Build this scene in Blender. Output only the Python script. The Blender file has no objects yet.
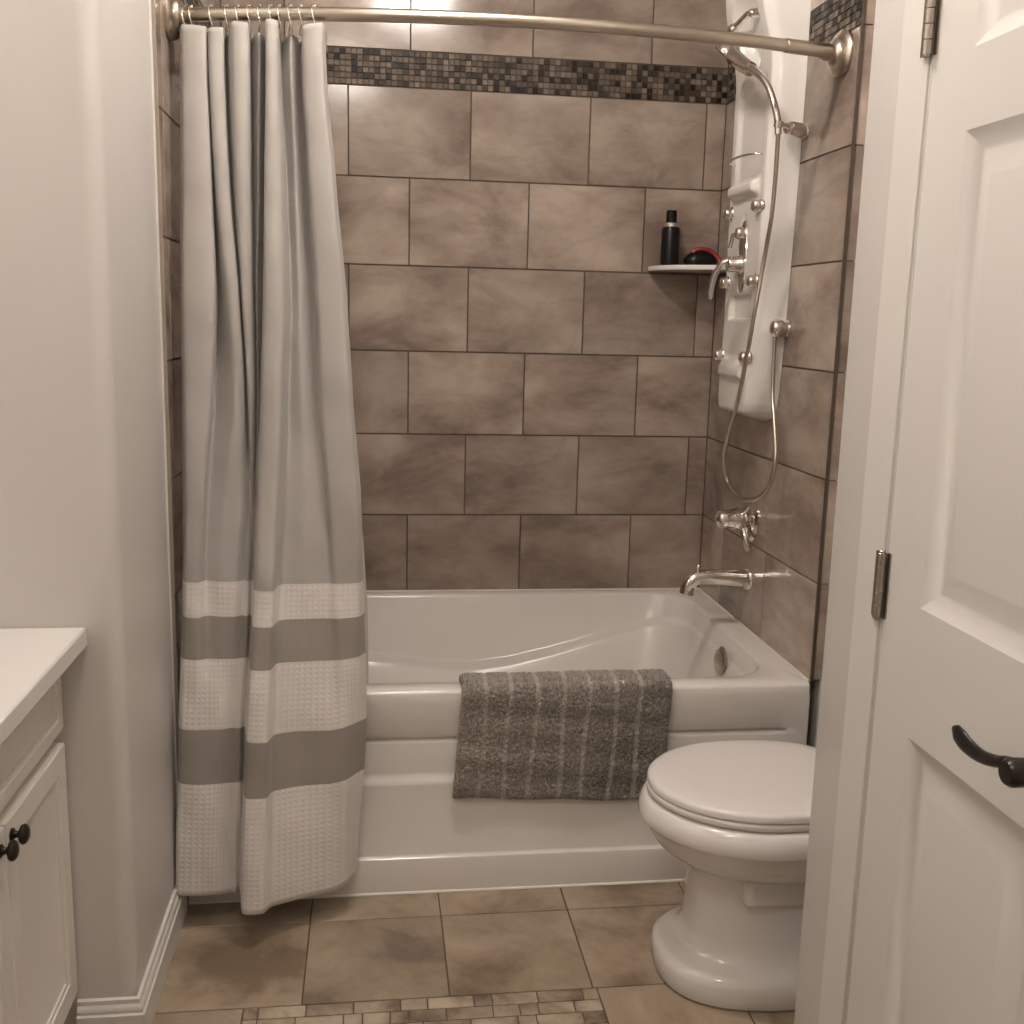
import bpy, bmesh, math, random
from mathutils import Vector, Matrix
random.seed(7)
S = bpy.context.scene
COL = S.collection
PI = math.pi

# ------------------------------------------------------------------ helpers
def sst(a, b, x):
    t = min(1.0, max(0.0, (x - a) / (b - a)))
    return t * t * (3 - 2 * t)

def lerp(a, b, t): return a + (b - a) * t

def interp(tab, x):
    if x <= tab[0][0]: return tab[0][1]
    for (x0, y0), (x1, y1) in zip(tab, tab[1:]):
        if x <= x1: return y0 + (y1 - y0) * (x - x0) / (x1 - x0)
    return tab[-1][1]

def catmull(pts, n):
    """dense smooth polyline through 3-D points"""
    P = [Vector(p) for p in pts]
    P = [P[0] * 2 - P[1]] + P + [P[-1] * 2 - P[-2]]
    out = []
    for i in range(1, len(P) - 2):
        for k in range(n):
            t = k / n
            a, b, c, d = P[i - 1], P[i], P[i + 1], P[i + 2]
            out.append(0.5 * ((2 * b) + (c - a) * t + (2 * a - 5 * b + 4 * c - d) * t * t + (3 * b - a - 3 * c + d) * t ** 3))
    out.append(P[-2].copy())
    return out

def new(): return bmesh.new()

def obj(name, bm, mats, parent=None, smooth=None, bevel=0.0, segs=2):
    bmesh.ops.recalc_face_normals(bm, faces=bm.faces[:])
    me = bpy.data.meshes.new(name)
    bm.to_mesh(me); bm.free()
    if not isinstance(mats, (list, tuple)): mats = [mats]
    for m in mats: me.materials.append(m)
    o = bpy.data.objects.new(name, me)
    COL.objects.link(o)
    if parent is not None:
        o.parent = parent
        o.matrix_parent_inverse = Matrix.Identity(4)
        par = parent
        off = Vector((0, 0, 0))
        while par is not None:
            off += par.location; par = par.parent
        # vertices are written in world space: shift them into the parent's frame
        me.transform(Matrix.Translation(-off))
    if bevel > 0:
        md = o.modifiers.new('bevel', 'BEVEL')
        md.width = bevel; md.segments = segs; md.limit_method = 'ANGLE'; md.angle_limit = math.radians(35)
        if smooth is None: smooth = 35
    if smooth is not None:
        me.polygons.foreach_set('use_smooth', [True] * len(me.polygons))
        if smooth < 180:
            me.set_sharp_from_angle(angle=math.radians(smooth))
    return o

def thing(name, loc, label, cat, group=None):
    o = bpy.data.objects.new(name, None)
    o.empty_display_size = 0.05
    COL.objects.link(o); o.location = loc
    return tag(o, label, cat, group)

def tag(o, label, cat, group=None):
    o['label'] = label; o['category'] = cat
    if group: o['group'] = group
    return o

def struct(o, label=None, cat=None):
    o['kind'] = 'structure'
    if label: o['label'] = label
    if cat: o['category'] = cat
    return o

def box(bm, a, b, mi=0):
    x0, y0, z0 = [min(a[i], b[i]) for i in range(3)]
    x1, y1, z1 = [max(a[i], b[i]) for i in range(3)]
    v = [bm.verts.new(p) for p in ((x0,y0,z0),(x1,y0,z0),(x1,y1,z0),(x0,y1,z0),(x0,y0,z1),(x1,y0,z1),(x1,y1,z1),(x0,y1,z1))]
    for f in ((0,3,2,1),(4,5,6,7),(0,1,5,4),(1,2,6,5),(2,3,7,6),(3,0,4,7)):
        bm.faces.new([v[i] for i in f]).material_index = mi

def frame_of(d):
    d = Vector(d).normalized()
    a = Vector((0, 0, 1)) if abs(d.z) < 0.9 else Vector((1, 0, 0))
    u = d.cross(a).normalized()
    return d, u, d.cross(u).normalized()

def lathe(bm, origin, axis, prof, n=32, mi=0):
    """prof: list of (distance along axis, radius)"""
    o = Vector(origin); d, u, w = frame_of(axis)
    rings = []
    for t, r in prof:
        if r < 1e-6: rings.append([bm.verts.new(o + d * t)])
        else: rings.append([bm.verts.new(o + d * t + (u * math.cos(2*PI*k/n) + w * math.sin(2*PI*k/n)) * r) for k in range(n)])
    for A, B in zip(rings, rings[1:]):
        for k in range(n):
            a0, a1 = A[k % len(A)], A[(k + 1) % len(A)]
            b0, b1 = B[k % len(B)], B[(k + 1) % len(B)]
            vs = [a0]
            for v in (a1, b1, b0):
                if v not in vs: vs.append(v)
            if len(vs) >= 3: bm.faces.new(vs).material_index = mi
    for R in (rings[0], rings[-1]):
        if len(R) > 2: bm.faces.new(R).material_index = mi

def tube(bm, pts, r, n=12, closed=False, mi=0):
    P = [Vector(p) for p in pts]
    N = len(P)
    rad = r if callable(r) else (lambda t: r)
    prev = None; rings = []
    for i in range(N):
        if closed: t = P[(i + 1) % N] - P[i - 1]
        else: t = P[min(i + 1, N - 1)] - P[max(i - 1, 0)]
        t.normalize()
        if prev is None: _, u, _ = frame_of(t)
        else:
            u = prev - t * prev.dot(t); u.normalize()
        prev = u; w = t.cross(u)
        rr = rad(i / max(1, N - 1))
        rings.append([bm.verts.new(P[i] + (u * math.cos(2*PI*k/n) + w * math.sin(2*PI*k/n)) * rr) for k in range(n)])
    pairs = list(zip(rings, rings[1:])) + ([(rings[-1], rings[0])] if closed else [])
    for A, B in pairs:
        for k in range(n):
            bm.faces.new((A[k], A[(k+1) % n], B[(k+1) % n], B[k])).material_index = mi
    if not closed:
        bm.faces.new(rings[0]).material_index = mi; bm.faces.new(rings[-1]).material_index = mi

def bridge(bm, A, B, mi=0):
    n = len(A)
    for k in range(n):
        bm.faces.new((A[k], A[(k+1) % n], B[(k+1) % n], B[k])).material_index = mi

def prism(bm, poly, z0, z1, mi=0):
    a = [bm.verts.new((x, y, z0)) for x, y in poly]
    b = [bm.verts.new((x, y, z1)) for x, y in poly]
    bridge(bm, a, b, mi)
    bm.faces.new(a).material_index = mi; bm.faces.new(b).material_index = mi

def extrude_path(bm, prof, path, closed=False):
    """sweep a 2-D profile (out, up) along a horizontal path; out is to the right of travel"""
    rows = []
    n = len(path)
    for i, p in enumerate(path):
        p = Vector((p[0], p[1]))
        d0 = (p - Vector(path[i-1][:2])).normalized() if i > 0 else None
        d1 = (Vector(path[i+1][:2]) - p).normalized() if i < n - 1 else None
        if d0 is None: d0 = d1
        if d1 is None: d1 = d0
        n0 = Vector((d0.y, -d0.x)); n1 = Vector((d1.y, -d1.x))
        m = (n0 + n1).normalized(); m = m / max(0.2, m.dot(n0))
        rows.append([bm.verts.new((p.x + m.x * o, p.y + m.y * o, z)) for o, z in prof])
    for A, B in zip(rows, rows[1:]):
        bridge(bm, A, B)
    bm.faces.new(rows[0]); bm.faces.new(rows[-1])

# ------------------------------------------------------------------ materials
def mat(name, color, rough=0.5, metal=0.0, coat=0.0, spec=0.5):
    m = bpy.data.materials.new(name); m.use_nodes = True
    b = m.node_tree.nodes['Principled BSDF']
    b.inputs['Base Color'].default_value = (*color, 1)
    b.inputs['Roughness'].default_value = rough
    b.inputs['Metallic'].default_value = metal
    b.inputs['Coat Weight'].default_value = coat
    b.inputs['Specular IOR Level'].default_value = spec
    return m

def nd(m, t, **kw):
    n = m.node_tree.nodes.new(t)
    for k, v in kw.items(): setattr(n, k, v)
    return n

def bump(m, height_socket, strength, distance):
    b = nd(m, 'ShaderNodeBump'); b.inputs['Strength'].default_value = strength; b.inputs['Distance'].default_value = distance
    m.node_tree.links.new(height_socket, b.inputs['Height'])
    m.node_tree.links.new(b.outputs['Normal'], m.node_tree.nodes['Principled BSDF'].inputs['Normal'])

def paint(name, color, rough=0.5, grain=0.04):
    m = mat(name, color, rough)
    tc = nd(m, 'ShaderNodeTexCoord'); nz = nd(m, 'ShaderNodeTexNoise'); nz.inputs['Scale'].default_value = 160
    m.node_tree.links.new(tc.outputs['Object'], nz.inputs['Vector'])
    bump(m, nz.outputs['Fac'], grain, 0.002)
    return m

def stone(name, dark, mid, light, scale, rough, seedmul=7.0, stretch=(1, 1, 1)):
    """marbled tile; the per-tile random colour attribute shifts the pattern and the tone"""
    m = mat(name, mid, rough); L = m.node_tree.links
    b = m.node_tree.nodes['Principled BSDF']
    tc = nd(m, 'ShaderNodeTexCoord'); at = nd(m, 'ShaderNodeVertexColor', layer_name='tile')
    sc = nd(m, 'ShaderNodeVectorMath', operation='SCALE'); sc.inputs['Scale'].default_value = seedmul
    L.new(at.outputs['Color'], sc.inputs[0])
    ad = nd(m, 'ShaderNodeVectorMath', operation='ADD')
    L.new(tc.outputs['Object'], ad.inputs[0]); L.new(sc.outputs[0], ad.inputs[1])
    mp = nd(m, 'ShaderNodeMapping'); mp.inputs['Scale'].default_value = stretch
    mp.inputs['Rotation'].default_value = (0.4, 0.5, 0.5)
    L.new(ad.outputs[0], mp.inputs['Vector'])
    n1 = nd(m, 'ShaderNodeTexNoise'); n1.inputs['Scale'].default_value = scale; n1.inputs['Detail'].default_value = 7
    n1.inputs['Roughness'].default_value = 0.6; n1.inputs['Distortion'].default_value = 0.3
    L.new(mp.outputs[0], n1.inputs['Vector'])
    cr = nd(m, 'ShaderNodeValToRGB'); e = cr.color_ramp.elements
    e[0].position = 0.36; e[0].color = (*dark, 1); e[1].position = 0.63; e[1].color = (*light, 1)
    k = e.new(0.48); k.color = (*mid, 1)
    L.new(n1.outputs['Fac'], cr.inputs['Fac'])
    # thin darker veins
    n2 = nd(m, 'ShaderNodeTexNoise'); n2.inputs['Scale'].default_value = scale * 0.8; n2.inputs['Detail'].default_value = 5
    n2.inputs['Distortion'].default_value = 0.9
    L.new(mp.outputs[0], n2.inputs['Vector'])
    s1 = nd(m, 'ShaderNodeMath', operation='SUBTRACT'); s1.inputs[1].default_value = 0.5; L.new(n2.outputs['Fac'], s1.inputs[0])
    s2 = nd(m, 'ShaderNodeMath', operation='ABSOLUTE'); L.new(s1.outputs[0], s2.inputs[0])
    vr = nd(m, 'ShaderNodeMapRange'); vr.inputs['From Min'].default_value = 0.0; vr.inputs['From Max'].default_value = 0.035
    vr.inputs['To Min'].default_value = 0.91; vr.inputs['To Max'].default_value = 1.0
    L.new(s2.outputs[0], vr.inputs['Value'])
    sx = nd(m, 'ShaderNodeSeparateColor'); L.new(at.outputs['Color'], sx.inputs[0])
    tone = nd(m, 'ShaderNodeMapRange'); tone.inputs['To Min'].default_value = 0.88; tone.inputs['To Max'].default_value = 1.12
    L.new(sx.outputs['Red'], tone.inputs['Value'])
    mu = nd(m, 'ShaderNodeMath', operation='MULTIPLY'); L.new(vr.outputs[0], mu.inputs[0]); L.new(tone.outputs[0], mu.inputs[1])
    mx = nd(m, 'ShaderNodeVectorMath', operation='SCALE'); L.new(cr.outputs['Color'], mx.inputs[0]); L.new(mu.outputs[0], mx.inputs['Scale'])
    L.new(mx.outputs[0], b.inputs['Base Color'])
    bump(m, n1.outputs['Fac'], 0.05, 0.002)
    return m

def mosaic(name, colors, rough):
    m = mat(name, colors[0], rough, spec=0.16); L = m.node_tree.links
    at = nd(m, 'ShaderNodeVertexColor', layer_name='tile'); sx = nd(m, 'ShaderNodeSeparateColor')
    L.new(at.outputs['Color'], sx.inputs[0])
    cr = nd(m, 'ShaderNodeValToRGB'); cr.color_ramp.interpolation = 'CONSTANT'
    e = cr.color_ramp.elements
    while len(e) < len(colors): e.new(0.5)
    for i, c in enumerate(colors):
        e[i].position = i / len(colors); e[i].color = (*c, 1)
    L.new(sx.outputs['Green'], cr.inputs['Fac'])
    L.new(cr.outputs['Color'], m.node_tree.nodes['Principled BSDF'].inputs['Base Color'])
    return m

M = {}
M['wall'] = paint('wall_paint', (0.63, 0.60, 0.57), 0.40)
M['trim'] = mat('white_trim_paint', (0.72, 0.695, 0.66), 0.35)
M['door'] = paint('white_door_paint', (0.71, 0.685, 0.655), 0.38, 0.02)
M['ceiling'] = paint('ceiling_paint', (0.78, 0.75, 0.71), 0.9)
M['stone'] = stone('taupe_marbled_tile', (0.215, 0.163, 0.132), (0.325, 0.258, 0.213), (0.44, 0.365, 0.305), 4.2, 0.15, stretch=(0.7, 0.7, 1.3))
M['floor'] = stone('beige_floor_tile', (0.18, 0.132, 0.090), (0.31, 0.243, 0.175), (0.395, 0.322, 0.243), 4.5, 0.32)
M['floor_mosaic'] = stone('tumbled_floor_mosaic', (0.14, 0.10, 0.07), (0.31, 0.245, 0.18), (0.46, 0.385, 0.30), 9.0, 0.4, 30.0)
M['grout'] = mat('brown_grout', (0.10, 0.075, 0.058), 0.9)
M['grout_floor'] = mat('floor_grout', (0.13, 0.095, 0.065), 0.9)
M['glass_mosaic'] = mosaic('glass_mosaic', [(0.085,0.066,0.052),(0.022,0.016,0.013),(0.14,0.11,0.085),(0.04,0.03,0.024),(0.014,0.010,0.009),(0.17,0.135,0.108),(0.12,0.095,0.077),(0.055,0.040,0.032),(0.20,0.16,0.13),(0.13,0.095,0.068)], 0.42)
M['metal_trim'] = mat('bronze_edge_trim', (0.105, 0.08, 0.062), 0.4, 0.3)
M['taupe_trim'] = mat('taupe_edge_trim', (0.30, 0.25, 0.205), 0.4)
M['chrome'] = mat('chrome', (0.80, 0.76, 0.71), 0.09, 1.0)
M['nickel'] = mat('brushed_nickel', (0.58, 0.52, 0.44), 0.28, 1.0)
M['steel'] = mat('steel_hinge', (0.42, 0.38, 0.32), 0.35, 1.0)
M['bronze'] = mat('oil_rubbed_bronze', (0.022, 0.016, 0.013), 0.32, 0.4)
M['acrylic'] = mat('white_tub_acrylic', (0.76, 0.725, 0.685), 0.16, 0, 0.3)
M['porcelain'] = mat('white_porcelain', (0.79, 0.76, 0.725), 0.07, 0, 0.4)
M['seat_plastic'] = mat('white_seat_plastic', (0.77, 0.735, 0.71), 0.25)
M['panel_plastic'] = mat('white_panel_plastic', (0.80, 0.77, 0.735), 0.25)
M['cabinet'] = mat('white_cabinet_paint', (0.74, 0.70, 0.645), 0.35)
M['counter'] = mat('white_countertop', (0.73, 0.71, 0.68), 0.2)
M['black_plastic'] = mat('black_plastic', (0.008, 0.007, 0.007), 0.3, 0, 0, 0.25)
M['silver_band'] = mat('silver_band', (0.6, 0.55, 0.5), 0.3, 0.8)
M['red'] = mat('red_plastic', (0.24, 0.035, 0.03), 0.4)
M['caulk'] = mat('white_caulk', (0.80, 0.75, 0.69), 0.5)
M['glow'] = mat('glowing_glass', (1, 1, 1), 0.3)
def glow(name, strength, color):
    m = mat(name, (1, 1, 1), 0.3); b = m.node_tree.nodes['Principled BSDF']
    b.inputs['Emission Color'].default_value = (*color, 1); b.inputs['Emission Strength'].default_value = strength
    return m
WARM = (1.0, 0.91, 0.828)
M['ceiling_glow'] = glow('ceiling_shade_glass', 140.0, WARM)
M['rear_fill_glow'] = glow('rear_fill_shade_glass', 85.0, WARM)  # for the added fill light that evens out the top-to-bottom falloff
M['vanity_glow'] = glow('vanity_shade_glass', 7.0, WARM)

# curtain: satin grey body with white waffle-weave bands, laid out in UV metres
def curtain_mat():
    m = mat('striped_curtain_cloth', (0.5, 0.5, 0.5), 0.62); L = m.node_tree.links
    b = m.node_tree.nodes['Principled BSDF']; b.inputs['Sheen Weight'].default_value = 0.15
    uv = nd(m, 'ShaderNodeUVMap', uv_map='cloth'); sp = nd(m, 'ShaderNodeSeparateXYZ'); L.new(uv.outputs[0], sp.inputs[0])
    cr = nd(m, 'ShaderNodeValToRGB'); cr.color_ramp.interpolation = 'CONSTANT'
    mr = nd(m, 'ShaderNodeMapRange'); mr.inputs['From Max'].default_value = 2.0; L.new(sp.outputs['Y'], mr.inputs['Value'])
    white = (0.74, 0.705, 0.67); grey = (0.315, 0.285, 0.255); body = (0.405, 0.38, 0.355)
    bands = [(0, white), (0.339, grey), (0.461, white), (0.621, grey), (0.715, white), (0.794, body)]
    e = cr.color_ramp.elements
    while len(e) < len(bands): e.new(0.5)
    for i, (z, c) in enumerate(bands): e[i].position = z / 2.0; e[i].color = (*c, 1)
    L.new(mr.outputs[0], cr.inputs['Fac']); L.new(cr.outputs['Color'], b.inputs['Base Color'])
    # waffle relief only where the cloth is white
    def wave(sock, size):
        a = nd(m, 'ShaderNodeMath', operation='MULTIPLY'); a.inputs[1].default_value = 2 * PI / size; L.new(sock, a.inputs[0])
        s = nd(m, 'ShaderNodeMath', operation='SINE'); L.new(a.outputs[0], s.inputs[0]); return s.outputs[0]
    mxm = nd(m, 'ShaderNodeMath', operation='MAXIMUM'); L.new(wave(sp.outputs['X'], 0.0115), mxm.inputs[0]); L.new(wave(sp.outputs['Y'], 0.0115), mxm.inputs[1])
    cm = nd(m, 'ShaderNodeValToRGB'); cm.color_ramp.interpolation = 'CONSTANT'
    e = cm.color_ramp.elements
    while len(e) < len(bands): e.new(0.5)
    for i, (z, c) in enumerate(bands):
        w = 1.0 if c is white else 0.0
        e[i].position = z / 2.0; e[i].color = (w, w, w, 1)
    L.new(mr.outputs[0], cm.inputs['Fac'])
    nz = nd(m, 'ShaderNodeTexNoise'); nz.inputs['Scale'].default_value = 420; L.new(uv.outputs[0], nz.inputs['Vector'])
    pr = nd(m, 'ShaderNodeMath', operation='MULTIPLY'); L.new(mxm.outputs[0], pr.inputs[0]); L.new(cm.outputs['Color'], pr.inputs[1])
    ad = nd(m, 'ShaderNodeMath', operation='MULTIPLY_ADD'); ad.inputs[1].default_value = 0.25; L.new(nz.outputs['Fac'], ad.inputs[0]); L.new(pr.outputs[0], ad.inputs[2])
    bump(m, ad.outputs[0], 0.35, 0.0010)
    return m
M['curtain'] = curtain_mat()
M['liner'] = mat('white_vinyl_liner', (0.72, 0.68, 0.63), 0.35)
M['liner'].node_tree.nodes['Principled BSDF'].inputs['Transmission Weight'].default_value = 0.15

def terry_mat():
    m = mat('grey_terry', (0.2, 0.17, 0.145), 0.95); L = m.node_tree.links
    at = nd(m, 'ShaderNodeVertexColor', layer_name='pile')
    L.new(at.outputs['Color'], m.node_tree.nodes['Principled BSDF'].inputs['Base Color'])
    m.node_tree.nodes['Principled BSDF'].inputs['Sheen Weight'].default_value = 0.3
    return m
M['terry'] = terry_mat()

# ------------------------------------------------------------------ tiled surfaces
W = 1.52                 # alcove width; right alcove wall at x = W, back wall at y = 0
ZO, TH, TW, XO = 0.7598, 0.2584, 0.3653, 1.2757
CEIL = 2.74

class Tiler:
    """tile faces with a bevelled edge on a grout bed; (u, v) lie in the wall plane"""
    def __init__(self, org, U, V, N):
        self.bm = new(); self.o = Vector(org); self.U = Vector(U); self.V = Vector(V); self.N = Vector(N)
        self.lay = self.bm.loops.layers.float_color.new('tile')
    def P(self, u, v, n): return self.bm.verts.new(self.o + self.U * u + self.V * v + self.N * n)
    def tile(self, u0, u1, v0, v1, mi, g=0.002, ch=0.0007, lift=0.0, rnd=None):
        c = rnd or (random.random(), random.random(), random.random(), 1)
        u0 += g; u1 -= g; v0 += g; v1 -= g
        if u1 - u0 < 0.004 or v1 - v0 < 0.004: return
        A = [self.P(u, v, -0.003) for u, v in ((u0,v0),(u1,v0),(u1,v1),(u0,v1))]
        B = [self.P(u, v, -0.0008 + lift) for u, v in ((u0,v0),(u1,v0),(u1,v1),(u0,v1))]
        Cc = [self.P(u, v, lift) for u, v in ((u0+ch,v0+ch),(u1-ch,v0+ch),(u1-ch,v1-ch),(u0+ch,v1-ch))]
        fs = [self.bm.faces.new((X[k], X[(k+1)%4], Y[(k+1)%4], Y[k])) for X, Y in ((A,B),(B,Cc)) for k in range(4)]
        fs.append(self.bm.faces.new(Cc))
        for f in fs:
            f.material_index = mi
            for l in f.loops: l[self.lay] = c
    def bed(self, u0, u1, v0, v1, mi, thick=0.10):
        a = [self.P(u, v, -0.003) for u, v in ((u0,v0),(u1,v0),(u1,v1),(u0,v1))]
        b = [self.P(u, v, -thick) for u, v in ((u0,v0),(u1,v0),(u1,v1),(u0,v1))]
        fs = [self.bm.faces.new(a), self.bm.faces.new(b)] + [self.bm.faces.new((a[k], a[(k+1)%4], b[(k+1)%4], b[k])) for k in range(4)]
        for f in fs: f.material_index = mi

def wall_rows():
    rows = []
    for k in range(-3, 5): rows.append((ZO + k*TH, ZO + (k+1)*TH, k % 2 == 0))
    z = 2.155; even = False
    while z < CEIL:
        rows.append((z, min(CEIL, z + TH), even)); z += TH; even = not even
    return rows
BAND = (2.0518, 2.155)

def clad(T, u0, u1, vlo, joint_odd, joint_even):
    for z0, z1, odd in wall_rows():
        if z1 <= vlo + 0.01: continue
        j = joint_odd if odd else joint_even
        k = math.floor((u0 - j) / TW)
        while j + k*TW < u1:
            a, b = max(u0, j + k*TW), min(u1, j + (k+1)*TW)
            T.tile(a, b, max(z0, vlo), z1, 0)
            k += 1
    s = (BAND[1] - BAND[0] - 0.002) / 6
    n = int(round((u1 - u0) / s)); su = (u1 - u0) / n
    for i in range(n):
        for r in range(6):
            T.tile(u0 + i*su, u0 + (i+1)*su, BAND[0] + 0.001 + r*s, BAND[0] + 0.001 + (r+1)*s, 2, g=0.0011, ch=0.0006)

TUBZ = 0.509
T = Tiler((0, 0, 0), (1, 0, 0), (0, 0, 1), (0, -1, 0))
T.bed(-0.1, W + 0.1, 0, CEIL, 1)
# rows k even: joints half a tile off XO
clad(T, 0, W, TUBZ + 0.002, XO - TW/2 + 0.0, XO)
struct(obj('wall_back', T.bm, [M['stone'], M['grout'], M['glass_mosaic']]), 'taupe tiled wall with dark mosaic band behind the bathtub', 'wall')

TF = 0.93                # depth of the tiled side walls
T = Tiler((W, 0, 0), (0, -1, 0), (0, 0, 1), (-1, 0, 0))
T.bed(0, TF - 0.006, TUBZ + 0.002, CEIL, 1, 0.027)
clad(T, 0, TF, TUBZ + 0.002, 0.565, 0.575)
box(T.bm, (W + 0.028, 0, 0), (W + 0.24, -TF + 0.002, CEIL), 3)          # the wing wall carrying the tile
struct(obj('wall_right', T.bm, [M['stone'], M['grout'], M['glass_mosaic'], M['wall']]), 'tiled shower wall carrying the white shower tower', 'wall')

TL = 0.985               # the left tile runs a little past the tub
T = Tiler((0, 0, 0), (0, -1, 0), (0, 0, 1), (1, 0, 0))
T.bed(0, TL - 0.002, TUBZ + 0.002, CEIL, 1, 0.03)
T.bed(0.9645, TL - 0.002, 0.0, TUBZ + 0.002, 1, 0.03)
clad(T, 0, TL, TUBZ + 0.002, 0.565, 0.575)
for z0, z1, odd in wall_rows():
    z0, z1 = max(0, z0), min(z1, TUBZ + 0.002)
    if z1 - z0 > 0.02: T.tile(0.9645, TL, z0, z1, 0)
struct(obj('wall_left', T.bm, [M['stone'], M['grout'], M['glass_mosaic']]), 'tiled shower wall in shade behind the curtain', 'wall')

LX = -0.011; PY = -1.445      # painted wall beside the tub and its corner
# end strips of the tiled walls, facing the room
T = Tiler((W, -TF, 0), (1, 0, 0), (0, 0, 1), (0, -1, 0))
for z0, z1, odd in wall_rows():
    if z1 > TUBZ + 0.02: T.tile(0.0075, 0.05, max(z0, TUBZ + 0.004), z1, 0, g=0.0012)
T.tile(0.0075, 0.05, BAND[0], BAND[1], 0, g=0.0012)
box(T.bm, (W, -TF - 0.003, TUBZ + 0.004), (W + 0.007, -TF + 0.004, CEIL), 1)
box(T.bm, (W + 0.007, -TF + 0.0025, TUBZ + 0.004), (W + 0.055, -TF + 0.006, CEIL), 2)
struct(obj('trim_1', T.bm, [M['stone'], M['metal_trim'], M['grout']]), 'narrow bronze edged tile strip at the end of the right shower wall', 'trim')
bm = new()
box(bm, (LX - 0.002, -TL - 0.004, 0.0), (-0.0075, -TL + 0.0005, CEIL), 1)
box(bm, (-0.007, -TL - 0.003, 0.0), (-0.0005, -TL + 0.0005, CEIL), 0)
struct(obj('trim_2', bm, [M['taupe_trim'], M['trim']]), 'narrow metal edge strip where left painted wall meets the tile', 'trim')

# ------------------------------------------------------------------ painted shell
R0 = 0.032
poly = [(-0.75, 0.0), (-0.75, PY)] + [(LX - R0 + R0*math.sin(a), PY + R0 - R0*math.cos(a)) for a in [i*PI/2/8 for i in range(9)]] + [(LX, -TL - 0.0045), (-0.0315, -TL - 0.0045), (-0.0315, 0.0)]
bm = new(); prism(bm, poly, 0, CEIL)
struct(obj('wall_left_front', bm, M['wall'], smooth=30), 'painted wall with rounded corner between vanity and shower', 'wall')
bm = new(); box(bm, (-0.75, PY, 0), (-0.65, -4.0, CEIL))
struct(obj('wall_left_vanity', bm, M['wall']), 'painted wall behind the vanity', 'wall')
bm = new(); box(bm, (-0.75, -4.0, 0), (1.9, -4.1, CEIL))
struct(obj('wall_front', bm, M['wall']), 'painted wall behind the viewer', 'wall')
DX, YC = 1.20, -1.678    # closet-door wall and its corner
DH, DF, DZ = -1.886, -2.425, 2.035   # door opening
bm = new()
prism(bm, [(DX, YC - 0.012), (DX + 0.0035, YC - 0.0035), (DX + 0.012, YC), (1.86, YC), (1.86, YC - 0.12), (DX + 0.12, YC - 0.12), (DX + 0.12, DH), (DX, DH)], 0, CEIL)
box(bm, (DX, DH, DZ), (DX + 0.12, DF, CEIL))
box(bm, (DX, DF, 0), (DX + 0.12, -4.0, CEIL))
struct(obj('wall_right_front', bm, M['wall'], smooth=30), 'painted wall around the white closet door', 'wall')
bm = new(); box(bm, (1.76, -TF, 0), (1.86, YC, CEIL))
struct(obj('wall_right_nook', bm, M['wall']), 'painted wall of the toilet nook', 'wall')
bm = new(); box(bm, (-0.75, 0.1, CEIL), (1.9, -4.1, CEIL + 0.1))
struct(obj('ceiling', bm, M['ceiling']), 'white ceiling', 'ceiling')

# floor: 12 inch tiles with an inlaid panel of small tumbled stones
T = Tiler((0, 0, 0), (1, 0, 0), (0, -1, 0), (0, 0, 1))
T.bed(-0.75, 1.9, -0.1, 4.1, 1, 0.1)
FX, FY, FT = 0.293, 1.065, 0.302
MX0, MX1, MY0, MY1 = 0.178, 0.905, FY + FT, FY + FT + 0.30
for i in range(-4, 7):
    for j in range(-4, 11):
        u0, u1, v0, v1 = FX + i*FT, FX + (i+1)*FT, FY + j*FT, FY + (j+1)*FT
        u0, u1, v0, v1 = max(u0, -0.74), min(u1, 1.88), max(v0, 0), min(v1, 4.05)
        if u1 <= u0 or v1 <= v0: continue
        if j == 1:
            for a, b in ((u0, min(u1, MX0)), (max(u0, MX1), u1)):
                if b - a > 0.01: T.tile(a, b, v0, v1, 0, g=0.0018)
        else: T.tile(u0, u1, v0, v1, 0, g=0.0018)
rr = random.Random(3)
v = MY0; row = 0
while v < MY1 - 0.01:
    h = 0.0375
    u = MX0; first = True
    while u < MX1 - 0.005:
        w = rr.choice((0.038, 0.055, 0.075, 0.095)) if not first else rr.choice((0.03, 0.055, 0.075))
        first = False
        e = min(MX1, u + w)
        if MX1 - e < 0.025: e = MX1
        T.tile(u, e, v, v + h, 2, g=0.0015, ch=0.002, rnd=(rr.random(), rr.random(), rr.random(), 1))
        u = e
    v += h; row += 1
struct(obj('floor', T.bm, [M['floor'], M['grout_floor'], M['floor_mosaic']]), 'beige tiled floor with an inlaid mosaic panel', 'floor')

# baseboards
BP = [(0, 0.0), (0.016, 0.0), (0.016, 0.064), (0.0125, 0.067), (0.0125, 0.073), (0.0105, 0.078), (0.007, 0.083), (0.0065, 0.092), (0, 0.094)]
bm = new()
extrude_path(bm, BP, [(-0.118, PY - 0.0005), (LX + 0.0005, PY - 0.0005), (LX + 0.0005, -TL - 0.0045)])
struct(obj('baseboard_left', bm, M['trim']), 'white baseboard turning the corner beside the vanity', 'baseboard')
bm = new()
extrude_path(bm, BP, [(1.7595, -TF - 0.003), (1.7595, YC + 0.002)])
struct(obj('baseboard_nook', bm, M['trim']), 'white baseboard behind the toilet', 'baseboard')

# ------------------------------------------------------------------ closet door
bm = new()
def casing(y0, y1, z0, z1):
    box(bm, (DX - 0.008, y0, z0), (DX - 0.0005, y1, z1))
casing(-1.800, -1.883, 0, DZ + 0.07)
casing(-2.50, -2.428, 0, DZ + 0.07)
box(bm, (DX - 0.008, -1.883, DZ + 0.004), (DX - 0.0005, -2.428, DZ + 0.07))
# jambs lining the opening
box(bm, (DX - 0.004, -1.883, 0), (DX + 0.10, -1.8868, DZ + 0.004))
struct(obj('trim_3', bm, M['trim'], bevel=0.003), 'white casing around the closet door', 'trim')

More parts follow.
